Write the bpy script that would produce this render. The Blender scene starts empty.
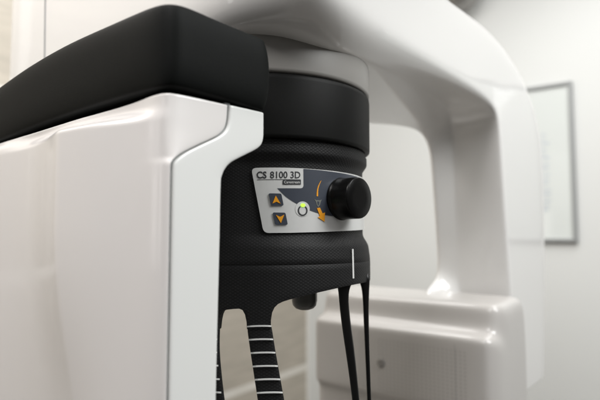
import bpy, bmesh, math
from mathutils import Vector, Matrix
import mathutils
SC = bpy.context.scene
COL = SC.collection
H = 1.4                       # eye height of the camera above the floor
F = 520.0                     # focal length for a 600 px wide picture
PIT = math.atan(35/520.0)

# ------------------------------------------------------------------ geometry helpers
def ray(px, py):
    cx = (px-300)/F; cy = (200-py)/F
    return Vector((cx, math.cos(PIT)-cy*math.sin(PIT), math.sin(PIT)+cy*math.cos(PIT)))
def atY(px, py, Y):
    d = ray(px, py); return d*(Y/d.y)
def onplane(px, py, n, c):
    d = ray(px, py); return d*(c/(n[0]*d.x+n[1]*d.y))
def st(s, t, z=0.0):          # scanner frame: s along the arch, t across it
    return Vector((.646*s-.763*t, .6+.763*s+.646*t, z))
def onT(px, py, t):           # point of a ray on the vertical plane t = const
    n = (-.763, .646); return onplane(px, py, n, t+.646*.6)
AX = Vector((-.04, .6, 0))    # turning axis of the scanner
def oncyl(px, py, r):
    d = ray(px, py); a = d.x**2+d.y**2; b = -2*(d.x*AX.x+d.y*AX.y); c = AX.x**2+AX.y**2-r*r
    q = b*b-4*a*c
    k = (-b-math.sqrt(max(q, 0)))/(2*a)
    return d*k
def ang(p):                   # angle round the axis, 0 facing the camera, + to the right
    return math.atan2(p.x-AX.x, -(p.y-AX.y))
def cyl(a, r, z): return Vector((AX.x+r*math.sin(a), AX.y-r*math.cos(a), z))
def interp(x, pts):
    if x <= pts[0][0]: return pts[0][1]
    for (x0, y0), (x1, y1) in zip(pts, pts[1:]):
        if x <= x1: return y0+(y1-y0)*(x-x0)/(x1-x0) if x1 > x0 else y1
    return pts[-1][1]
def sstep(a, b, x):
    k = max(0, min(1, (x-a)/(b-a))); return k*k*(3-2*k)
def smooth_line(pts, n=6):    # Catmull-Rom through 2D points
    out = []
    P = [pts[0]]+list(pts)+[pts[-1]]
    for i in range(1, len(P)-2):
        p0, p1, p2, p3 = P[i-1], P[i], P[i+1], P[i+2]
        for k in range(n):
            t = k/n
            out.append(tuple(.5*((2*b)+(c-a)*t+(2*a-5*b+4*c-d)*t*t+(-a+3*b-3*c+d)*t**3) for a, b, c, d in zip(p0, p1, p2, p3)))
    out.append(tuple(pts[-1])); return out

# ------------------------------------------------------------------ object helpers
def link(name, me, mat, parent=None):
    o = bpy.data.objects.new(name, me); COL.objects.link(o)
    if mat: me.materials.append(mat)
    if parent:
        o.parent = parent
        w = Vector((0, 0, 0)); q = parent
        while q: w += q.location; q = q.parent
        me.transform(Matrix.Translation(-w))
    return o
def fin(name, bm, mat, parent=None, smooth=True, angle=None):
    bmesh.ops.translate(bm, verts=bm.verts, vec=(0, 0, H))
    bmesh.ops.recalc_face_normals(bm, faces=bm.faces)
    me = bpy.data.meshes.new(name); bm.to_mesh(me); bm.free()
    for p in me.polygons: p.use_smooth = smooth
    if angle is not None: me.set_sharp_from_angle(angle=math.radians(angle))
    return link(name, me, mat, parent)
def empty(name, p):
    o = bpy.data.objects.new(name, None); COL.objects.link(o); o.location = p; o.empty_display_size = .05
    return o
def tag(o, label=None, cat=None, group=None, kind=None):
    if label: o['label'] = label
    if cat: o['category'] = cat
    if group: o['group'] = group
    if kind: o['kind'] = kind
    return o
def loft(rows, closed=True, caps=True):
    bm = bmesh.new(); V = [[bm.verts.new(p) for p in r] for r in rows]
    n = len(rows[0])
    for a, b in zip(V, V[1:]):
        for i in range(n if closed else n-1):
            j = (i+1) % n
            bm.faces.new((a[i], a[j], b[j], b[i]))
    if caps and closed: bm.faces.new(V[0]); bm.faces.new(V[-1])
    return bm
def lathe(bm, base, axis, prof, n=64):
    axis = Vector(axis).normalized(); u = axis.orthogonal().normalized(); v = axis.cross(u)
    rings = []
    for r, h in prof:
        if r < 1e-6: rings.append([bm.verts.new(base+axis*h)])
        else: rings.append([bm.verts.new(base+axis*h+(u*math.cos(2*math.pi*i/n)+v*math.sin(2*math.pi*i/n))*r) for i in range(n)])
    for a, b in zip(rings, rings[1:]):
        for i in range(n):
            j = (i+1) % n
            if len(a) == 1: bm.faces.new((a[0], b[i], b[j]))
            elif len(b) == 1: bm.faces.new((a[i], a[j], b[0]))
            else: bm.faces.new((a[i], a[j], b[j], b[i]))
    return bm
def quadbox(bm, o, ux, uy, uz):      # box from corner o and three edge vectors
    vs = [bm.verts.new(o+ux*a+uy*b+uz*c) for a in (0, 1) for b in (0, 1) for c in (0, 1)]
    for f in ((0, 1, 3, 2), (4, 6, 7, 5), (0, 4, 5, 1), (2, 3, 7, 6), (0, 2, 6, 4), (1, 5, 7, 3)):
        bm.faces.new([vs[i] for i in f])
def subsurf(o, lv=2):
    m = o.modifiers.new('sub', 'SUBSURF'); m.levels = lv; m.render_levels = lv; return o
def bevel(o, w, seg=3, ang=35):
    m = o.modifiers.new('bev', 'BEVEL'); m.width = w; m.segments = seg; m.limit_method = 'ANGLE'; m.angle_limit = math.radians(ang)
    return o

# ------------------------------------------------------------------ materials
def mat(name, col, rough=.4, coat=0, metal=0, noise=0, nscale=8, bump=0, bscale=300, emit=None, es=0, spec=.5, coatr=.05, rvar=0, smudge=False):
    m = bpy.data.materials.new(name); m.use_nodes = True; nt = m.node_tree; N = nt.nodes; L = nt.links
    b = N['Principled BSDF']
    b.inputs['Base Color'].default_value = (*col, 1); b.inputs['Roughness'].default_value = rough
    b.inputs['Coat Weight'].default_value = coat; b.inputs['Coat Roughness'].default_value = coatr
    b.inputs['Metallic'].default_value = metal; b.inputs['Specular IOR Level'].default_value = spec
    tc = N.new('ShaderNodeTexCoord')
    if noise:
        n = N.new('ShaderNodeTexNoise'); n.inputs['Scale'].default_value = nscale; n.inputs['Detail'].default_value = 6
        L.new(tc.outputs['Object'], n.inputs['Vector'])
        mx = N.new('ShaderNodeMix'); mx.data_type = 'RGBA'
        mx.inputs[6].default_value = (*[c*(1-noise) for c in col], 1); mx.inputs[7].default_value = (*[min(1, c*(1+noise)) for c in col], 1)
        L.new(n.outputs['Fac'], mx.inputs[0]); L.new(mx.outputs[2], b.inputs['Base Color'])
        if rvar:
            mr = N.new('ShaderNodeMapRange'); mr.inputs['To Min'].default_value = rough-rvar; mr.inputs['To Max'].default_value = rough+rvar
            L.new(n.outputs['Fac'], mr.inputs['Value']); L.new(mr.outputs['Result'], b.inputs['Roughness'])
    if bump:
        n2 = N.new('ShaderNodeTexNoise'); n2.inputs['Scale'].default_value = bscale; n2.inputs['Detail'].default_value = 3
        L.new(tc.outputs['Object'], n2.inputs['Vector'])
        bp = N.new('ShaderNodeBump'); bp.inputs['Strength'].default_value = bump; bp.inputs['Distance'].default_value = .0005
        L.new(n2.outputs['Fac'], bp.inputs['Height']); L.new(bp.outputs['Normal'], b.inputs['Normal'])
    if smudge:                 # wiped and handled: uneven gloss with fine dust
        n3 = N.new('ShaderNodeTexNoise'); n3.inputs['Scale'].default_value = 18; n3.inputs['Detail'].default_value = 10; n3.inputs['Distortion'].default_value = 1.2
        L.new(tc.outputs['Object'], n3.inputs['Vector'])
        m3 = N.new('ShaderNodeMapRange'); m3.inputs['From Min'].default_value = .4; m3.inputs['From Max'].default_value = .7
        m3.inputs['To Min'].default_value = coatr; m3.inputs['To Max'].default_value = coatr+.16
        L.new(n3.outputs['Fac'], m3.inputs['Value']); L.new(m3.outputs['Result'], b.inputs['Coat Roughness'])
    if emit: b.inputs['Emission Color'].default_value = (*emit, 1); b.inputs['Emission Strength'].default_value = es
    return m

M = {}
M['white'] = mat('glossy_white_plastic', (.83, .82, .805), .34, coat=1, noise=.012, nscale=3, coatr=.015)
M['shell'] = mat('warm_white_plastic', (.80, .775, .76), .32, coat=.8, noise=.012, nscale=7, coatr=.09, bump=.03, bscale=9, smudge=True)
M['panelw'] = mat('cool_white_plastic', (.80, .81, .795), .3, coat=.6, noise=.015, nscale=7, coatr=.06)
M['collar'] = mat('grey_white_collar', (.27, .26, .245), .45, noise=.04, nscale=20)
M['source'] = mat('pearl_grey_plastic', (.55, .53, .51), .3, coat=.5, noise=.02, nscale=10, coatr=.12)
M['black'] = mat('matt_black_plastic', (.0042, .0050, .0047), .58, noise=.12, nscale=60, bump=.3, bscale=1300, spec=.09)
M['blackcap'] = mat('smooth_black_plastic', (.006, .0062, .006), .5, noise=.1, nscale=50, bump=.2, bscale=1800, spec=.12)
M['knob'] = mat('satin_black_knob', (.0035, .0035, .0035), .27, noise=.1, nscale=50, bump=.15, bscale=900, spec=.16)
M['rod'] = mat('gloss_black_rod', (.004, .004, .004), .35, noise=.1, nscale=40, spec=.35)
M['seam'] = mat('grey_seam', (.27, .28, .285), .6, noise=.1)
M['silver'] = mat('pale_silver_plate', (.68, .685, .675), .32, metal=.15, noise=.03, nscale=200, coat=.4, coatr=.2)
M['slate'] = mat('slate_ink', (.042, .050, .068), .38, noise=.06, nscale=300, coat=.3, coatr=.2)
M['ink'] = mat('dark_ink', (.03, .032, .036), .5, noise=.05)
M['paint'] = mat('white_ink', (.75, .75, .74), .5, noise=.03)
M['orange'] = mat('orange_ink', (.80, .33, .01), .45, noise=.05)
M['greyink'] = mat('grey_ink', (.16, .17, .15), .5, noise=.05)
M['green'] = mat('green_lamp', (.35, .8, .05), .4, noise=.02, emit=(.45, 1, .06), es=.9)
M['stopper'] = mat('grey_stopper', (.10, .10, .09), .28, noise=.06, coat=.3)
M['hole'] = mat('grille_hole', (.36, .345, .33), .7, noise=.05)
M['frame'] = mat('grey_frame', (.30, .31, .31), .4, noise=.05)
M['glass'] = mat('picture_glass', (.7, .73, .71), .06, noise=.01)
M['print'] = mat('blue_grey_print', (.52, .56, .61), .6, noise=.1)
M['metal'] = mat('grey_metal', (.33, .32, .31), .3, metal=.6, noise=.05)

# textured rubbery shell: raised diamond scales, from the UV map in metres
def diamond_mat():
    m = bpy.data.materials.new('black_diamond_texture'); m.use_nodes = True; nt = m.node_tree; N = nt.nodes; L = nt.links
    b = N['Principled BSDF']; b.inputs['Roughness'].default_value = .55; b.inputs['Specular IOR Level'].default_value = .2
    uv = N.new('ShaderNodeUVMap'); sep = N.new('ShaderNodeSeparateXYZ'); L.new(uv.outputs['UV'], sep.inputs[0])
    def mth(op, a, c=None):
        n = N.new('ShaderNodeMath'); n.operation = op
        for i, q in enumerate((a, c)):
            if q is None: continue
            if isinstance(q, (int, float)): n.inputs[i].default_value = q
            else: L.new(q, n.inputs[i])
        return n.outputs[0]
    x = mth('MULTIPLY', sep.outputs[0], 1/.0047); y = mth('MULTIPLY', sep.outputs[1], 1/.0029)
    p = mth('ADD', x, y); q = mth('SUBTRACT', x, y)
    tp = mth('PINGPONG', p, .5); tq = mth('PINGPONG', q, .5)
    hgt = mth('MINIMUM', tp, tq); hgt = mth('POWER', mth('MULTIPLY', hgt, 2.0), .6)
    nz = N.new('ShaderNodeTexNoise'); nz.inputs['Scale'].default_value = 900
    tc = N.new('ShaderNodeTexCoord'); L.new(tc.outputs['Object'], nz.inputs['Vector'])
    hh = mth('ADD', hgt, mth('MULTIPLY', nz.outputs['Fac'], .25))
    bp = N.new('ShaderNodeBump'); bp.inputs['Strength'].default_value = .36; bp.inputs['Distance'].default_value = .0006
    L.new(hh, bp.inputs['Height']); L.new(bp.outputs['Normal'], b.inputs['Normal'])
    mx = N.new('ShaderNodeMix'); mx.data_type = 'RGBA'
    mx.inputs[6].default_value = (.003, .003, .003, 1); mx.inputs[7].default_value = (.019, .019, .020, 1)
    L.new(hgt, mx.inputs[0]); L.new(mx.outputs[2], b.inputs['Base Color'])
    return m
M['diamond'] = diamond_mat()
def uvcyl(o):                  # UV in metres: arc length round the axis and height
    me = o.data; uvl = me.uv_layers.new(name='UVMap')
    off = Vector((0, 0, 0)); q = o.parent
    while q: off += q.location; q = q.parent
    for lp in me.loops:
        p = me.vertices[lp.vertex_index].co+off
        uvl.data[lp.index].uv = (ang(p)*.115, p.z-H)

def wall_mat():
    return mat('painted_wall', (.71, .72, .705), .7, noise=.02, nscale=2.5, bump=.3, bscale=120)
def tile_mat():
    m = bpy.data.materials.new('beige_tiles'); m.use_nodes = True; nt = m.node_tree; N = nt.nodes; L = nt.links
    b = N['Principled BSDF']; b.inputs['Roughness'].default_value = .45
    uv = N.new('ShaderNodeUVMap')
    br = N.new('ShaderNodeTexBrick'); br.offset = 0; br.inputs['Scale'].default_value = 1
    br.inputs['Brick Width'].default_value = 1.2; br.inputs['Row Height'].default_value = .60
    br.inputs['Mortar Size'].default_value = .022; br.inputs['Mortar Smooth'].default_value = .3
    br.inputs['Color1'].default_value = (.46, .42, .355, 1); br.inputs['Color2'].default_value = (.43, .39, .33, 1)
    br.inputs['Mortar'].default_value = (.72, .69, .63, 1)
    L.new(uv.outputs['UV'], br.inputs['Vector'])
    mp = N.new('ShaderNodeMapping'); mp.inputs['Scale'].default_value = (2, 14, 1); L.new(uv.outputs['UV'], mp.inputs['Vector'])
    n = N.new('ShaderNodeTexNoise'); n.inputs['Scale'].default_value = 2.5; n.inputs['Detail'].default_value = 8; L.new(mp.outputs['Vector'], n.inputs['Vector'])
    mx = N.new('ShaderNodeMix'); mx.data_type = 'RGBA'; mx.blend_type = 'OVERLAY'; mx.inputs[0].default_value = .3
    L.new(br.outputs['Color'], mx.inputs[6]); L.new(n.outputs['Fac'], mx.inputs[7]); L.new(mx.outputs[2], b.inputs['Base Color'])
    return m

# ================================================================== THE ROOM SURFACES
CORNER = Vector((.046, 3.0, 0)); WD = Vector((.81, -.588, 0)).normalized(); TD = Vector((-.588, -.81, 0)).normalized()
def wallslab(name, a, d, ln, nrm, m, uvz=0):
    bm = bmesh.new(); z0, z1 = -H, 1.35
    quadbox(bm, a+Vector((0, 0, z0)), d*ln, nrm*.1, Vector((0, 0, z1-z0)))
    o = fin(name, bm, m, smooth=False)
    uvl = o.data.uv_layers.new(name='UVMap')
    for lp in o.data.loops:
        p = o.data.vertices[lp.vertex_index].co
        uvl.data[lp.index].uv = ((p-a).dot(d)+.0, p.z-H+uvz)
    return tag(o, kind='structure')
wallslab('wall', CORNER, WD, 4.2, Vector((.588, .81, 0)), wall_mat())
wallslab('tiled_wall', CORNER, TD, 4.2, Vector((-.81, .588, 0)), tile_mat(), uvz=.742+.6*2)
bm = bmesh.new(); quadbox(bm, Vector((-4, -2, -H-.05)), Vector((8, 0, 0)), Vector((0, 6, 0)), Vector((0, 0, .049)))
tag(fin('floor', bm, mat('floor_vinyl', (.13, .12, .11), .5, noise=.1, nscale=4), smooth=False), kind='structure')

# picture on the painted wall
def picture(k0, k1, z0, z1, label):
    e = empty('picture_frame', CORNER+WD*((k0+k1)/2)+Vector((0, 0, H+z0)))
    tag(e, label, 'picture', 'framed prints on the white wall')
    nn = Vector((-.588, -.81, 0)); zz = Vector((0, 0, 1)); bw = .015
    bm = bmesh.new(); O = CORNER+nn*.002
    quadbox(bm, O+WD*k0+zz*z0, WD*bw, nn*.022, zz*(z1-z0))
    quadbox(bm, O+WD*(k1-bw)+zz*z0, WD*bw, nn*.022, zz*(z1-z0))
    quadbox(bm, O+WD*(k0+bw)+zz*z0, WD*(k1-k0-2*bw), nn*.0215, zz*bw)
    quadbox(bm, O+WD*(k0+bw)+zz*(z1-bw), WD*(k1-k0-2*bw), nn*.0215, zz*bw)
    bevel(fin('frame', bm, M['frame'], e, smooth=False), .002, 2)
    bm = bmesh.new(); quadbox(bm, O+WD*(k0+bw)+zz*(z0+bw), WD*(k1-k0-2*bw), nn*.010, zz*(z1-z0-2*bw))
    pr = fin('print', bm, M['glass'], e, smooth=False)
    # faint blocks of small illegible lettering down the right of the sheet
    bm = bmesh.new(); import random; random.seed(4)
    zc = z1-.22
    while zc > z0+.12:
        w = .015+.02*random.random(); h = .005+.004*random.random()
        quadbox(bm, O+nn*.0105+WD*(k1-.130)+zz*zc, WD*w, nn*.0004, zz*h); zc -= .016+.012*random.random()
        fin('printed_line', bm, M['print'], pr, smooth=False); bm = bmesh.new()
    bm.free()
    return e
picture(.90, 1.385, -.03, .655, 'thin grey framed print on white wall right of the scanner arch')
picture(1.86, 2.33, -.03, .70, 'framed print on white wall seen only as reflection in glossy arch')

# rounded grey wall fixture peeking over the arch
fx = empty('wall_fixture', (.60, 2.35, H+1.0)); tag(fx, 'grey rounded fixture cut by the top edge above the arch', 'fixture')
c0 = atY(460, -14, 2.35)
bm = bmesh.new(); lathe(bm, c0, (0, 0, -1), [(0, -.12), (.09, -.12), (.1, -.11), (.1, -.02), (.092, .04), (.07, .085), (.035, .108), (0, .112)])
fin('housing', bm, M['metal'], fx)
bm = bmesh.new(); lathe(bm, c0, Vector((.588, .81, 0)), [(0, .05), (.03, .05), (.03, .4), (.06, .4), (.06, .42), (0, .42)], 24)
fin('bracket', bm, M['metal'], fx, angle=30)

# ================================================================== THE SCANNER
scan = empty('dental_scanner', (-.04, .6, 0))
tag(scan, 'glossy white dental x-ray scanner with black band and large curved arch', 'scanner')

# ---- arch: overhead arm, round corner and post, one swept shell
TF, TDk = -.06, .064
def row(B, A, C, D, rb=1.0):
    A = Vector(A); B = Vector(B); C = Vector(C); D = Vector(D); n = Vector((-.763, .646, 0))
    dA = (A-B); E = A+n*((TDk+.012)-TF)
    return [A+n*.012, A+n*.003-dA*.004, A-dA*.03, B+dA*.5, B+dA*(.03+.13*rb), B+dA*(.008+.045*rb)+n*.0005, B+(C-B)*(.06+.29*rb), C+(B-C)*.12, C, C+(D-C)*.12, C+(D-C)*.6, D+(C-D)*.04, D+n*.004, D+n*.012+(E-D)*.06, D+n*.012+(E-D)*.5, E-(E-D)*.03, E-n*.006]
rows = []
zt = .62
n_ = Vector((-.763, .646, 0))
def V3(x, y, z): return Vector((x, y, z))
def lrow(B, C, D, E):          # rows of the wide left part of the arm
    A = V3(B.x, B.y, zt); E = V3(E.x, E.y, zt); dA = A-B
    d = (C-B); d.z = 0
    return [A+d*.5, A+d*.1-dA*.004, A-dA*.03, B+dA*.5, B+dA*.16, B+dA*.05, B+(C-B)*.35, C+(B-C)*.12, C, C+(D-C)*.12, C+(D-C)*.6, D+(C-D)*.04, D, D+(E-D)*.06, D+(E-D)*.5, E-(E-D)*.03, E+V3(0, 0, 0)]
rows.append(lrow(V3(-.475, .835, .19), V3(-.46, .86, .185), V3(-.43, .91, .19), V3(-.43, .915, .19)))
rows.append(lrow(V3(-.457, .80, .19), V3(-.43, .82, .185), V3(-.38, .93, .19), V3(-.38, .935, .19)))
rows.append(lrow(V3(-.44, .787, .19), V3(-.42, .81, .185), V3(-.36, .93, .19), V3(-.36, .935, .19)))
rows.append(lrow(V3(-.26, .64, .19), V3(-.24, .67, .185), V3(-.2, .86, .19), V3(-.2, .865, .19)))
rows.append(lrow(V3(-.110, .490, .197), V3(-.10, .51, .189), V3(-.09, .78, .19), V3(-.09, .79, .19)))
rows.append(lrow(V3(-.060, .448, .199), V3(-.036, .474, .190), V3(-.03, .72, .19), V3(-.03, .74, .19)))
rows.append(lrow(V3(-.016, .432, .200), V3(-.012, .472, .1875), V3(.0, .71, .19), V3(.0, .73, .19)))
# B (inner front edge), A (outer front edge), C (crease), D (inner rear edge), in picture coordinates on their planes
TBL = [
 ((330, 0), (322, -170), (330, 48, -.093), (331, 122)),
 ((372, 32), (375, -95), (370, 61.5, -.088), (371, 124)),
 ((420, 60), (428, -18), (412, 82, -.055), (400, 126)),
 ((448, 78), (459, 6), (434, 96, -.02), (416, 129)),
 ((475, 94), (483, 23), (446, 106, .01), (424, 134)),
 ((489, 103), (503, 44), (450, 114, .02), (428, 140)),
 ((496, 111), (521, 72), (452, 124, .025), (431, 148)),
 ((499, 122), (535, 104), (453, 140, .03), (432.5, 160)),
 ((501, 145), (543, 142), (454, 165, .03), (434, 180)),
 ((504, 195), (545.5, 195), (456, 210, .03), (437, 220)),
 ((507.5, 245), (546, 242), (457.5, 252, .03), (439, 252)),
 ((509, 268), (546, 262), (458.5, 274, .03), (439.5, 270)),
 ((509.6, 277), (546, 270), (459, 281, .03), (438, 278.5)),
 ((510.2, 286), (546, 279), (459.4, 290, .03), (434.5, 284)),
 ((511, 296), (546, 290), (460, 299, .03), (429, 289)),
 ((512.5, 325), (546, 315), (461, 330, .03), (423, 302)),
 ((516, 390), (546, 368), (464, 395, .03), (430, 385)),
 ((517, 398), (545, 378), (465, 402, .03), (431, 392)),
 ((517.2, 399.5), (544, 379), (465.2, 403.5, .03), (431.2, 393.5)),
]
for i_, (b, a, c, d) in enumerate(TBL):
    tb = [-.130, -.116, -.094, -.076, -.065][i_] if i_ < 5 else TF
    rows.append(row(onT(*b, tb), onT(*a, tb), onT(c[0], c[1], c[2]), onT(*d, TDk), 1-sstep(3, 7, i_)))
arch = subsurf(fin('arch', loft(rows), M['white'], scan), 2)
# recessed seam of the arm cover at the far left and its small plugged hole
def endface(px, py):           # plane of the arm's end face
    a = Vector((-.26, .64)); b = Vector((-.44, .787)); d = (b-a).normalized(); n = (-d.y, d.x)
    return onplane(px, py, n, n[0]*a.x+n[1]*a.y)
pa, pb = endface(46, -12), endface(45, 70)
bm = bmesh.new(); dd = Vector((-.78, .62, 0)); nn = Vector((-.62, -.78, 0))
quadbox(bm, pa+nn*-.006, dd*.0014, nn*.0072, pb-pa)
fin('cover_seam', bm, M['seam'], arch, smooth=False)
# collar under the arm
bm = bmesh.new(); lathe(bm, Vector((AX.x, AX.y, 0)), (0, 0, 1), [(.02, .154), (.1175, .154), (.1195, .1555), (.12, .158), (.12, .184), (.1192, .1895), (.116, .20), (.02, .21)], 128)
fin('collar', bm, M['collar'], scan, angle=50)

# ---- x-ray source housing on the post
S0 = .351
prof = [(.03, -.62), (.012, -.6), (.012, -.30), (.010, -.292), (.0015, -.284), (0, -.278), (0, -.22), (0, -.176), (.0005, -.168), (.0035, -.1625), (.012, -.159), (.022, -.156), (.028, -.150), (.031, -.135), (.033, -.122), (.038, -.1145), (.05, -.112), (.07, -.111), (.12, -.108), (.145, -.107), (.155, -.115), (.16, -.2), (.16, -.6), (.15, -.62)]
rows = []
for t, ins, dz in [(-.092, .045, .03), (-.0915, .030, .016), (-.088, .014, .006), (-.080, .004, .001), (-.068, 0, 0), (.0, 0, 0), (.1, 0, 0), (.2, 0, 0), (.248, 0, 0), (.258, .003, .001), (.265, .010, .005), (.268, .02, .012), (.2685, .03, .02)]:
    r = []
    for ds, z in prof:
        f = 1 if ds < .08 else -.2
        zz = z-dz if z > -.2 else z
        if -.3 < z < -.27: zz = z+dz*.5
        r.append(st(S0+ds+ins*f, t, zz))
    rows.append(r)
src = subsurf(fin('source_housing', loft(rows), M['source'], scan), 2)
bm = bmesh.new()
def dot(bm, t, z, r, n=10, lift=.0004):
    c = st(S0-lift, t, z); u = Vector((-.763, .646, 0)); v = Vector((0, 0, 1))
    bm.faces.new([bm.verts.new(c+(u*math.cos(2*math.pi*i/n)+v*math.sin(2*math.pi*i/n))*r) for i in range(n)])
for i in range(22):
    for j in range(15):
        dot(bm, -.045+i*.0075, -.186-j*.0062, .0011)
fin('speaker_grille', bm, M['hole'], src, smooth=False)
bm = bmesh.new()
for i in range(3):
    for j in range(17): dot(bm, .140+i*.0068, -.178-j*.0058, .0011)
fin('vent_holes', bm, M['hole'], src, smooth=False)
def onS(px, py, s):
    n = (.646, .763); return onplane(px, py, n, s+.763*.6)
bm = bmesh.new(); lathe(bm, onS(381, 363, S0), Vector((-.646, -.763, 0)), [(.008, -.001), (.008, .001), (.0065, .002), (.004, .002), (.0035, .001), (0, .001)], 24)
fin('bolt', bm, M['metal'], src, angle=40)
p0 = onS(455, 338, S0)
bm = bmesh.new(); quadbox(bm, Vector((p0.x, p0.y, -.5))+Vector((.646, .763, 0))*.001, Vector((-.763, .646, 0))*.0012, Vector((-.646, -.763, 0))*.0014, Vector((0, 0, .325)))
fin('housing_seam', bm, mat('soft_seam', (.44, .43, .42), .6, noise=.05), src, smooth=False)

# ---- sensor housing near the camera
K0 = Vector((-.093, .36, 0)); R0 = Vector((-.029, .425, 0)); L0 = Vector((-.326, .565, 0))
def plane_of(a, b):
    d = (b-a).normalized(); n = (-d.y, d.x); return n, n[0]*a.x+n[1]*a.y, d
nR, cR, dR = plane_of(K0, R0); nL, cL, dL = plane_of(K0, L0)
def onR(px, py):
    p = onplane(px, py, nR, cR); return (p-K0).to_2d().dot(dR.to_2d()), p.z
inR = Vector((-dR.y, dR.x, 0)); inL = Vector((dL.y, -dL.x, 0))
if inR.y < 0: inR = -inR
if inL.y < 0: inL = -inL
def curve_kz(pts, n=6):
    c = [onR(*p) for p in smooth_line(pts, n)]
    c = [(z, k) for k, z in c]; c.sort(); return c
seam = curve_kz([(229, 92), (229, 99), (228.5, 112), (227.5, 122), (224.5, 130), (217, 136.5), (200, 144.5), (186, 151.5), (176.5, 158), (171, 165), (169, 174), (168.4, 186), (167, 250), (165.5, 330), (163.5, 420), (158, 700)])
side = curve_kz([(265, 100), (265, 130), (264.5, 139), (262, 145.5), (256, 150), (248, 154), (240, 158), (232, 162.5), (227, 168), (223.8, 175), (222.3, 186), (221, 250), (219, 330), (217, 420), (212, 700)])
ZR = [-.62, -.615, -.5, -.3, -.2, -.14, -.09, -.05, -.01]+[.01+.0018*i for i in range(46)]+[.094, .097, .100, .103]
ZR = [z for z in ZR if z <= .1035]
ZR = sorted(set(round(z, 5) for z in ZR))
rows = []
for z in ZR:
    ks = max(.0035, interp(z, seam)-.0009)
    lo = sstep(0, -.2, z)
    # how far the top of the left side draws back below the black band
    def up(z0): return sstep(z0-.002, z0+.010, z)
    cx = Vector((-.199+.03*lo, .422-.006*lo, 0)); bx = Vector((-.268, .520, 0)); dx = Vector((-.127, .3796, 0))
    a_ = Vector((-.40, .60, 0))
    def onLk(k, off): p = K0+dL*k+inL*off; return Vector((p.x, p.y, 0))
    ua, ub, ud, uf = up(.094), up(.0865), up(.084), up(.0935)
    a2 = a_.lerp(onLk(.42, .0), ua); b2 = bx.lerp(onLk(.27, .0), uf); c2 = cx.lerp(onLk(.155, .0), ub); d2 = dx.lerp(onLk(.045, .003), ud)
    m2 = (cx.lerp(dx, .5)+Vector((.002, -.004, 0))).lerp(onLk(.095, .002), ub)
    c3 = cx+(bx-cx)*.10; c4 = cx+(dx-cx)*.13
    c3 = c3.lerp(onLk(.175, 0), ub); c4 = c4.lerp(onLk(.13, .0), ub)
    dC = (Vector((-.199, .422, 0))-K0).normalized()
    r2 = min(ks*.8, .0055)
    def bz(t_): return (K0+dC*.019+inL*.003*ud)*(1-t_)**2+K0*2*t_*(1-t_)+(K0+dR*r2)*t_*t_
    e1, e2, e3 = bz(0), bz(.4), bz(.75)
    outer = [a2, b2, c3, c2, c4, m2, d2, e1, e2, e3, K0+dR*(r2+(ks-r2)*.3), K0+dR*(ks-.0012), K0+dR*ks+inR*.0004, K0+dR*ks+inR*.002]
    inner = [K0+dR*ks+inR*.012, K0+dL*.05+inL*.05, a2+inL*.06]
    rows.append([Vector((p.x, p.y, z)) for p in outer+inner])
sens = subsurf(fin('sensor_housing', loft(rows), M['shell'], scan), 2)
# side panel beyond the seam
rows = []
for z in ZR:
    k1 = max(.0035, interp(z, seam)-.0009)+.0019; k2 = interp(z, side)
    r = [K0+dR*k1+inR*.008, K0+dR*k1+inR*.0022, K0+dR*(k1+.0002)+inR*.0010, K0+dR*(k1+.0016)+inR*.0002, K0+dR*(k1+.003), K0+dR*(k1+(k2-k1)*.5), K0+dR*(k2-.004), K0+dR*(k2-.001)+inR*.0006, K0+dR*k2+inR*.002, K0+dR*k2+inR*.02, K0+dR*(k2-.004)+inR*.22, K0+dR*(k2-.02)+inR*.23, K0+dR*(k1+.01)+inR*.08, K0+dR*k1+inR*.03]
    rows.append([Vector((p.x, p.y, z)) for p in r])
pan = subsurf(fin('side_panel', loft(rows), M['panelw'], sens), 2)
# strip at the bottom of the groove
rows = []
for z in ZR:
    k1 = max(.0035, interp(z, seam)-.0009)
    r = [K0+dR*(k1-.001)+inR*.0026, K0+dR*(k1+.004)+inR*.0026, K0+dR*(k1+.004)+inR*.006, K0+dR*(k1-.001)+inR*.006]
    rows.append([Vector((p.x, p.y, z)) for p in r])
fin('groove', loft(rows), M['seam'], sens)

# ---- black band over the sensor housing
topL = [(-30, 108), (0, 87), (22, 70.5), (45, 56), (72, 41), (100, 28.5), (128, 16), (147, 7.5)]
botL = [(-30, 151), (0, 142), (22, 131.5), (45, 123), (72, 114), (100, 105.5), (128, 97.5), (147, 92)]
topR = [(165.5, 0.5), (185, 4), (210, 16), (240, 28.5), (256, 35), (261, 37.5)]
botR = [(165.5, 86.5), (185, 90), (210, 97), (240, 105.5), (256, 110.5), (261, 112)]
cols = []
for a, b in zip(topL, botL): cols.append((onplane(*a, nL, cL), onplane(*b, nL, cL), -inL))
cn = (-inL-inR).normalized()
for a, b in zip(topR, botR): cols.append((onplane(*a, nR, cR), onplane(*b, nR, cR), -inR))
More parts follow.
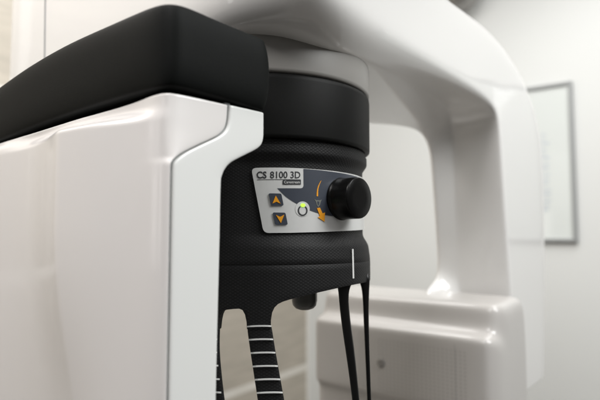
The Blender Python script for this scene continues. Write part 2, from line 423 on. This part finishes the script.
# extra columns round the far right end
eT, eB = cols[-1][0], cols[-1][1]
dR3 = Vector((dR.x, dR.y, 0))
lv = [0, .03, .1, .25, .5, .75, .9, .97, 1]
def bul(v): return .0045*(1-(2*v-1)**4)
rows = []
for v in lv:
    r = []
    for T, B, nn in cols:
        p = B.lerp(T, v); edge = -.002 if v in (0, 1) else 0
        r.append(p+nn*(bul(v)+edge+.0006))
    e = eB.lerp(eT, v); b2 = .007*(1-abs(2*v-1)**2.2)
    r.append(e+dR3*(.0022+b2*.8)-inR*(bul(v)-.0006)); r.append(e+dR3*(.0032+b2)+inR*.004); r.append(e+dR3*(.0030+b2)+inR*.04)
    r.append(e+inR*.16+dR3*-.01); r.append(e+inR*.18+dR3*-.08)
    a = cols[0][1].lerp(cols[0][0], v); r.append(a+inL*.09)
    rows.append(r)
rows = [[Vector((AX.x, AX.y, p.z)).lerp(p, .97) if False else p for p in r] for r in rows]
trim = subsurf(fin('band', loft(rows), M['black'], scan), 2); tag(trim, 'matt black padded band wrapping the top of the sensor housing')

# ================================================================== HEAD SUPPORT (black, does not turn with the arch)
head = empty('head_support', (-.04, .6, 0))
tag(head, 'black textured head support with silver control panel, knob and hanging prongs', 'head support')
bm = bmesh.new(); lathe(bm, Vector((AX.x, AX.y, 0)), (0, 0, 1), [(.02, .0912), (.114, .0912), (.1182, .0914), (.1196, .0925), (.12, .095), (.12, .148), (.1195, .1515), (.118, .1532), (.02, .1536)], 160)
fin('cap', bm, M['blackcap'], head, angle=50)

PFULL = [(.0, .1165), (.001, .1165), (.0105, .1165), (.012, .1165)]
def pocket(a, z):              # depth of the recess that holds the panel
    aL = interp(z, [(-.012, a_of['bl']), (.085, a_of['tl'])])
    side_ = sstep(aL-.36, aL+.0, a)
    return side_*sstep(.079, .069, z)*sstep(-.0125, .0015, z)
a_of = {}
a_of['tl'] = ang(oncyl(251, 173, .1145)); a_of['bl'] = ang(oncyl(261, 231, .1145))
def rbody(a, z):
    base = .1165+.003*sstep(.0, -.03, z)
    # the left flank swells where the pocket ends
    r = base - .0050*pocket(a, z)
    if z > .0855: r = .1145
    return r
BOT = [(120, 312), (190, 311), (194, 316), (196, 330), (217.8, 330), (218.9, 321), (220.2, 315.5), (222.2, 311.6), (226, 309.6), (233, 308.8), (239, 308.5), (242.5, 310), (245, 314.5), (246.6, 322), (247, 329), (270.8, 329), (271, 320), (272.2, 312.5), (274.5, 307.5), (278, 304), (283, 301.5), (290, 299.3), (305, 295.6), (320, 292), (345, 286.3), (371, 281.2)]
# (column angle, bottom z)
colsA = []
for (x0, y0), (x1, y1) in zip(BOT, BOT[1:]):
    n = max(1, int(abs(x1-x0)/2.5))
    for k in range(n):
        px = x0+(x1-x0)*k/n; py = y0+(y1-y0)*k/n
        if 160 < px < 370: p = oncyl(px, py, .1188); colsA.append((ang(p), p.z))
colsA.sort()
aR = colsA[-1][0]; zR = colsA[-1][1]; aL0 = colsA[0][0]; zL = colsA[0][1]
n = 60; span = 2*math.pi-(aR-aL0)
for k in range(1, n): colsA.append((aR+span*k/n, zR+(zL-zR)*sstep(0, 1, k/n)))
ZF = [.0905, .0870, .0862, .0858, .0850, .083, .080, .0785, .077, .0755, .074, .072, .070, .068, .066, .06, .05, .04, .03, .02, .01, .005, .003, .0015, 0, -.002, -.004, -.006, -.008, -.010, -.012, -.014, -.018, -.022, -.0274, -.0279, -.0284, -.034, -.04]
bm = bmesh.new(); grid = []
for a, zb in colsA:
    aw = a if a < math.pi else a-2*math.pi
    c = []
    for z in ZF:
        r = rbody(aw, z)
        if abs(z+.0279) < 1e-5: r -= .0005
        c.append(cyl(a, r, z))
    z0 = ZF[-1]
    for k in range(1, 6):
        z = z0+(zb-z0)*k/5; c.append(cyl(a, rbody(aw, z)-(.0 if k < 5 else .0004), z))
    c.append(cyl(a, rbody(aw, zb)-.0018, zb-.0004)); c.append(cyl(a, rbody(aw, zb)-.008, zb+.0005)); c.append(cyl(a, rbody(aw, zb)-.008, -.044)); c.append(cyl(a, .03, -.044)); 
    grid.append([bm.verts.new(p) for p in c])
for i in range(len(grid)):
    A, B = grid[i], grid[(i+1) % len(grid)]
    for u, v, w, x in zip(A, A[1:], B[1:], B): bm.faces.new((u, v, w, x))
body = fin('body', bm, M['diamond'], head, angle=60); uvcyl(body)

# temple prongs with a printed scale
def prong(pts, thick, lines, mat_, name='temple_prong', r=.1188):
    rows = []
    for (xl, yl, xr, yr, dr) in pts:
        a = oncyl(xl-.5, yl, r+dr); b = oncyl(xr+.5, yr, r+dr)
        n0 = (Vector(((a.x+b.x)/2, (a.y+b.y)/2, 0))-Vector((AX.x, AX.y, 0))).normalized()
        m = (a+b)/2+n0*.0006; e = (b-a)*.045
        rows.append([a-n0*thick, a-n0*.0015, a+e, m, b-e, b-n0*.0015, b-n0*thick, (a+b)/2-n0*(thick+.001)])
    o = fin(name, loft(rows), mat_, head); uvcyl(o); subsurf(o, 1)
    if lines:
        bm = bmesh.new()
        for y in lines:
            # interpolate the two edges at this picture height
            xl = interp(y, [(p[1], p[0]) for p in pts]); xr = interp(y, [(p[3], p[2]) for p in pts]); dr = interp(y, [(p[1], p[4]) for p in pts])
            q = []
            for k in range(9):
                x = xl+.1+(xr-xl-.2)*k/8; s = 1-(2*k/8-1)**2
                for dy in (-.72, .72):
                    p = oncyl(x, y+dy+.4*(1-s)-.5*(k/8-.5), r+dr+.0013 - (.0012 if k in (0, 8) else 0)); q.append(bm.verts.new(p))
            for k in range(8): bm.faces.new((q[2*k], q[2*k+2], q[2*k+3], q[2*k+1]))
        bmm = fin('scale_marks', bm, M['paint'], o, smooth=False)
        sd = bmm.modifiers.new('s', 'SOLIDIFY'); sd.thickness = .0009; sd.offset = 0
    return o
prong([(246.8, 322, 271, 322, 0), (247.4, 330, 271.6, 330, 0), (250.5, 352, 275.2, 352, .0), (254.3, 376, 279.6, 376, .0), (258, 400, 284, 400, 0), (264, 440, 291, 440, 0), (270, 480, 297, 480, 0)], .006, [326, 339.3, 352.6, 366, 379.3, 392.5, 406, 419, 432], M['diamond'])
prong([(194.5, 322, 218.6, 322, 0), (193.5, 330, 217.5, 330, 0), (193, 350, 217, 350, 0), (194.5, 368, 218.6, 368, 0), (197, 385, 220.4, 385, 0), (199, 400, 222.3, 400, 0), (204, 440, 228, 440, 0), (208, 480, 233, 480, 0)], .006, [339.3, 352.4, 365.6, 379.2, 392.5, 406, 419, 432], M['diamond'])
def rod(pts, depth, name='side_prong'):
    rows = []
    for xl, xr, y, Y in pts:
        a = atY(xl, y, Y); b = atY(xr, y, Y); d = Vector((.1, 1, 0)).normalized()*depth; w = b-a
        rows.append([a+w*.04, a+w*.96, b+d*.04, b+d*.96, a+w*.96+d, a+w*.04+d, a+d*.96, a+d*.04])
    return subsurf(fin(name, loft(rows), M['rod'], head), 1)
rod([(334, 356, 275, .525), (336.5, 352, 284, .525), (338, 349.2, 290, .525), (338.8, 348.2, 300, .525), (340.6, 349.8, 320, .525), (345.2, 354.2, 350, .525), (349.5, 357.2, 380, .525), (352, 359.3, 400, .525), (356.5, 363, 440, .525), (360, 366, 480, .525)], .022)
rod([(357, 370, 272, .556), (359, 370, 281, .556), (361.3, 369.6, 287, .556), (362.6, 369.2, 295, .556), (363.4, 368.8, 310, .556), (364.6, 369.2, 340, .556), (366, 370.3, 370, .556), (367.2, 371.2, 400, .556), (369, 373, 440, .556), (370.5, 374, 480, .556)], .022)
# grey stopper under the body
cst = atY(304.5, 290, .545); bm = bmesh.new()
lathe(bm, Vector((cst.x, cst.y, 0)), (0, 0, -1), [(0, .03), (.0132, .03), (.0132, .068), (.0122, .0725), (.0095, .0755), (.005, .0772), (0, .0776)], 48)
fin('stopper', bm, M['stopper'], head, angle=60)
# white tick on the skirt
def patch(name, poly, mat_, parent, r, off, thick=.00035, step=.004):
    """closed picture-space outline wrapped round the body as a thin curved sheet"""
    bm = bmesh.new(); P = [oncyl(x, y, r) for x, y in poly]
    vs = [bm.verts.new((ang(p)*r, p.z, 0)) for p in P]
    f = bm.faces.new(vs); bmesh.ops.triangulate(bm, faces=[f])
    wrap(bm, r, off, step, thick)
    return fin(name, bm, mat_, parent, angle=50)
def wrap(bm, r, off, step, thick):
    us = [v.co.x for v in bm.verts]; u = min(us)+step
    while u < max(us):
        bmesh.ops.bisect_plane(bm, geom=bm.verts[:]+bm.edges[:]+bm.faces[:], plane_co=(u, 0, 0), plane_no=(1, 0, 0)); u += step
    bmesh.ops.dissolve_degenerate(bm, edges=bm.edges, dist=1e-7)
    top = bm.faces[:]
    for v in bm.verts: v.co.z = off
    ext = bmesh.ops.extrude_face_region(bm, geom=top)
    nv = [g for g in ext['geom'] if isinstance(g, bmesh.types.BMVert)]
    for v in nv: v.co.z = off+thick
    for v in bm.verts:
        a, z, o = v.co.x/r, v.co.y, v.co.z
        v.co = cyl(a, r+o, z)
patch('index_mark', [(351.2, 249), (352.6, 249.1), (353.3, 278.3), (351.9, 278.4)], M['paint'], body, .1188, .0008)

# ---- control panel
PR = .1121
def rounded(poly, rad, n=6):
    out = []; N = len(poly)
    for i in range(N):
        p = Vector(poly[i]); a = Vector(poly[i-1]); b = Vector(poly[(i+1) % N]); r = rad[i] if isinstance(rad, (list, tuple)) else rad
        if r <= 0: out.append(tuple(p)); continue
        u = (a-p).normalized(); v = (b-p).normalized(); A = p+u*r; B = p+v*r
        for k in range(n+1):
            t = k/n; q = A*(1-t)**2+p*2*t*(1-t)+B*t*t; out.append(tuple(q))
    return out
XR = 365.6
outline = rounded([(251.4, 168.3), (262, 167.8), (285, 167.8), (303, 168.6), (333, 171.2), (350, 174), (361, 177.6), (XR, 180), (XR, 229.3), (350, 230.6), (320, 232), (290, 232.8), (263.6, 233)], [5, 0, 0, 0, 0, 0, 0, 0, 0, 0, 0, 0, 5.5])
panel = patch('control_panel', outline, M['silver'], head, PR, .0, thick=.0012, step=.003)
q = PR+.0012
bd = smooth_line([(277.4, 188.3), (281, 192), (286, 196.8), (292, 201), (299, 205), (306, 208.6), (313, 211.6), (322, 214.3), (332, 216), (345, 217), (358, 217), (XR, 216.5)], 3)
dark = [(303.4, 168.9), (318, 170), (333, 171.9), (350, 174.8), (361, 178.4), (XR, 180.6)]+bd[::-1]+rounded([(277.4, 188.3), (303.6, 188.3), (303.4, 168.9)], [0, 3.5, 0])[1:-1]
patch('dark_field', dark, M['slate'], panel, q, .00005, thick=.0002, step=.003)
def circ(cx, cy, rx, ry, n=28, a0=0, a1=2*math.pi):
    return [(cx+rx*math.cos(a0+(a1-a0)*i/n), cy+ry*math.sin(a0+(a1-a0)*i/n)) for i in range(n if a1-a0 > 6.2 else n+1)]
patch('lamp_surround', circ(302.4, 209, 7.2, 7.6), M['silver'], panel, q, .0002, .0001)
# open ring, gap at the top where the green lamp sits
a0, a1 = math.radians(-55), math.radians(235)
ringp = circ(302.5, 210.6, 4.9, 5.4, 30, a0, a1)+circ(302.5, 210.6, 3.5, 4.0, 30, a0, a1)[::-1]
patch('start_ring', ringp, M['ink'], panel, q, .0004, .0001)
patch('indicator_lamp', circ(302.7, 205.3, 2.3, 1.8), M['green'], panel, q, .0005, .0003)
def btn(x, y, up):
    sl = 1.1
    b = patch('button', rounded([(x-6.4-sl, y-6.2), (x+6.2-sl, y-6), (x+6.4+sl, y+6.0), (x-6.0+sl, y+6.3)], 1.6), M['slate'], panel, q, .0002, .0009)
    if up: g = [(x-.4, y-4), (x+4.4, y+4.2), (x+.3, y+2.2), (x-3.6, y+4.0)]
    else: g = [(x-4.4, y-3.8), (x-.2, y-1.8), (x+3.9, y-4), (x+.6, y+4.4)]
    b['label'] = 'dark square key with orange %s arrow' % ('upward' if up else 'downward')
    patch('arrow_symbol', g, M['orange'], b, q, .0012, .0003)
btn(276, 199.6, True); btn(280.1, 218.7, False)
# orange stroke, small head symbol, orange arrow
sw = smooth_line([(321.1, 180.6), (319.2, 185), (318.0, 190), (317.9, 196.4)], 4); sw2 = smooth_line([(316.4, 196.2), (316.9, 189.6), (318.6, 184.4), (320.9, 180.5)], 4)
patch('orange_stroke', sw+sw2, M['orange'], panel, q, .0003, .0002)
patch('head_symbol', [(314, 199), (316, 200.2), (319.6, 200.4), (321.6, 199.6), (320.3, 202), (319.8, 204.8), (318, 207), (316.5, 204.8), (315.8, 201.8)], M['greyink'], panel, q, .0003, .0002)
patch('head_symbol', [(316.8, 201.3), (319, 201.5), (318.9, 204), (318, 205.6), (317.2, 204)], M['slate'], panel, q, .00055, .0001)
patch('orange_arrow', [(316.6, 208.2), (319.6, 207.6), (322.2, 213.4), (324.6, 212.6), (324.2, 221.8), (317.6, 217.4), (319.6, 216)], M['orange'], panel, q, .0004, .0003)
# lettering
def text(name, body_, px0, py_base, px1, hcap, mat_, parent, off, bold=0):
    cu = bpy.data.curves.new('t', 'FONT'); cu.body = body_; cu.size = 1; cu.offset = bold; cu.resolution_u = 3
    to = bpy.data.objects.new('t', cu); COL.objects.link(to)
    dg = bpy.context.evaluated_depsgraph_get(); dg.update()
    me = bpy.data.meshes.new_from_object(to.evaluated_get(dg)); bpy.data.objects.remove(to); bpy.data.curves.remove(cu)
    bm = bmesh.new(); bm.from_mesh(me); bpy.data.meshes.remove(me)
    xs = [v.co.x for v in bm.verts]; x0, x1 = min(xs), max(xs); ys = [v.co.y for v in bm.verts]; y1 = max(ys)
    A = oncyl(px0, py_base, q); B = oncyl(px1, py_base, q); zc = oncyl(px0, py_base-hcap, q).z-A.z
    for v in bm.verts:
        k = (v.co.x-x0)/(x1-x0)
        v.co = Vector(((ang(A)+(ang(B)-ang(A))*k)*q, A.z+(B.z-A.z)*k+v.co.y/y1*zc, 0))
    wrap(bm, q, off, .004, .00015)
    return fin(name, bm, mat_, parent, smooth=False)
text('lettering', 'CS', 256.6, 178.2, 266.6, 6.8, M['ink'], panel, .0001, bold=.028)
text('lettering', '8100 3D', 270.0, 178.2, 300.3, 6.8, M['ink'], panel, .0001, bold=.014)
patch('underline', [(257.2, 179.5), (300.6, 179.5), (300.6, 180.0), (257.2, 180.0)], M['ink'], panel, q, .0001, .0001)
tb = patch('name_tab', rounded([(282.6, 180), (300.8, 180), (300.8, 184.6), (282.6, 184.6)], [.8, .2, .8, .8]), M['ink'], panel, q, .0003, .0001)
text('lettering', 'Carestream', 284.0, 183.4, 299.6, 2.6, M['paint'], tb, .0005, bold=.0)
# knob
nk = Vector((.723, -.685, 0)).normalized(); kb = Vector((.0403, .5235, .0362))
bm = bmesh.new(); lathe(bm, kb, nk, [(0, -.004), (.0208, -.004), (.0216, .0012), (.0216, .0028), (.0213, .0036), (.0209, .0041), (.0208, .0060), (.0204, .0225), (.0203, .0236), (.0199, .0244), (.0193, .0248), (.0100, .0249), (0, .0249)], 96)
fin('knob', bm, M['knob'], head, angle=38)

# ================================================================== LIGHT, CAMERA
w = bpy.data.worlds.new('World'); SC.world = w; w.use_nodes = True; N = w.node_tree.nodes; L = w.node_tree.links
bg = N['Background']; tc = N.new('ShaderNodeTexCoord'); sp = N.new('ShaderNodeSeparateXYZ'); L.new(tc.outputs['Generated'], sp.inputs[0])
cr = N.new('ShaderNodeValToRGB'); mr = N.new('ShaderNodeMapRange'); mr.inputs['From Min'].default_value = -1; mr.inputs['From Max'].default_value = 1
L.new(sp.outputs['Z'], mr.inputs['Value']); L.new(mr.outputs['Result'], cr.inputs['Fac']); L.new(cr.outputs['Color'], bg.inputs['Color'])
cr.color_ramp.elements[0].color = (.06, .055, .05, 1); cr.color_ramp.elements[0].position = .25
cr.color_ramp.elements[1].color = (.72, .71, .69, 1); cr.color_ramp.elements[1].position = .75
bg.inputs['Strength'].default_value = .26
def area(name, loc, tgt, sx, sy, power, col):
    l = bpy.data.lights.new(name, 'AREA'); l.shape = 'RECTANGLE'; l.size = sx; l.size_y = sy; l.energy = power; l.color = col
    o = bpy.data.objects.new(name, l); COL.objects.link(o); o.location = loc
    o.rotation_euler = (Vector(tgt)-Vector(loc)).to_track_quat('-Z', 'Y').to_euler(); return o
area('ceiling_lamp', (.55, 1.45, H+1.3), (.55, 1.45, 0), 1.6, .6, 17, (1, .99, .97))
area('ceiling_lamp', (1.25, -.05, H+1.25), (.2, .4, H), .7, 1.2, 33, (.98, .99, .98))
area('ceiling_lamp', (-.50, -.15, H+1.25), (-.3, .2, H), .8, 1.0, 24, (1, .975, .96))
area('ceiling_lamp', (-1.0, .9, H+1.3), (-.9, 1, 0), .6, 1.2, 13, (1, .96, .92))
area('window_light', (-2.0, -.62, H+.35), (-.15, .4, H), .16, 1.0, .9, (1, .97, .95))
area('window_light', (-2.1, -.36, H+.35), (-.15, .4, H), .16, 1.0, .9, (1, .97, .95))
cam = bpy.data.cameras.new('camera'); co = bpy.data.objects.new('camera', cam); COL.objects.link(co)
co.location = (0, 0, H); co.rotation_euler = (math.pi/2+PIT, 0, 0)
cam.sensor_width = 36; cam.lens = 36*F/600; cam.clip_start = .02; cam.clip_end = 100
cam.dof.use_dof = True; cam.dof.focus_distance = .49; cam.dof.aperture_fstop = 4.2; cam.dof.aperture_blades = 0
SC.camera = co
SC.view_settings.view_transform = 'Standard'; SC.view_settings.look = 'None'; SC.view_settings.exposure = .17; SC.view_settings.gamma = 1
SC.render.engine = 'CYCLES'; SC.cycles.max_bounces = 10; SC.cycles.diffuse_bounces = 5
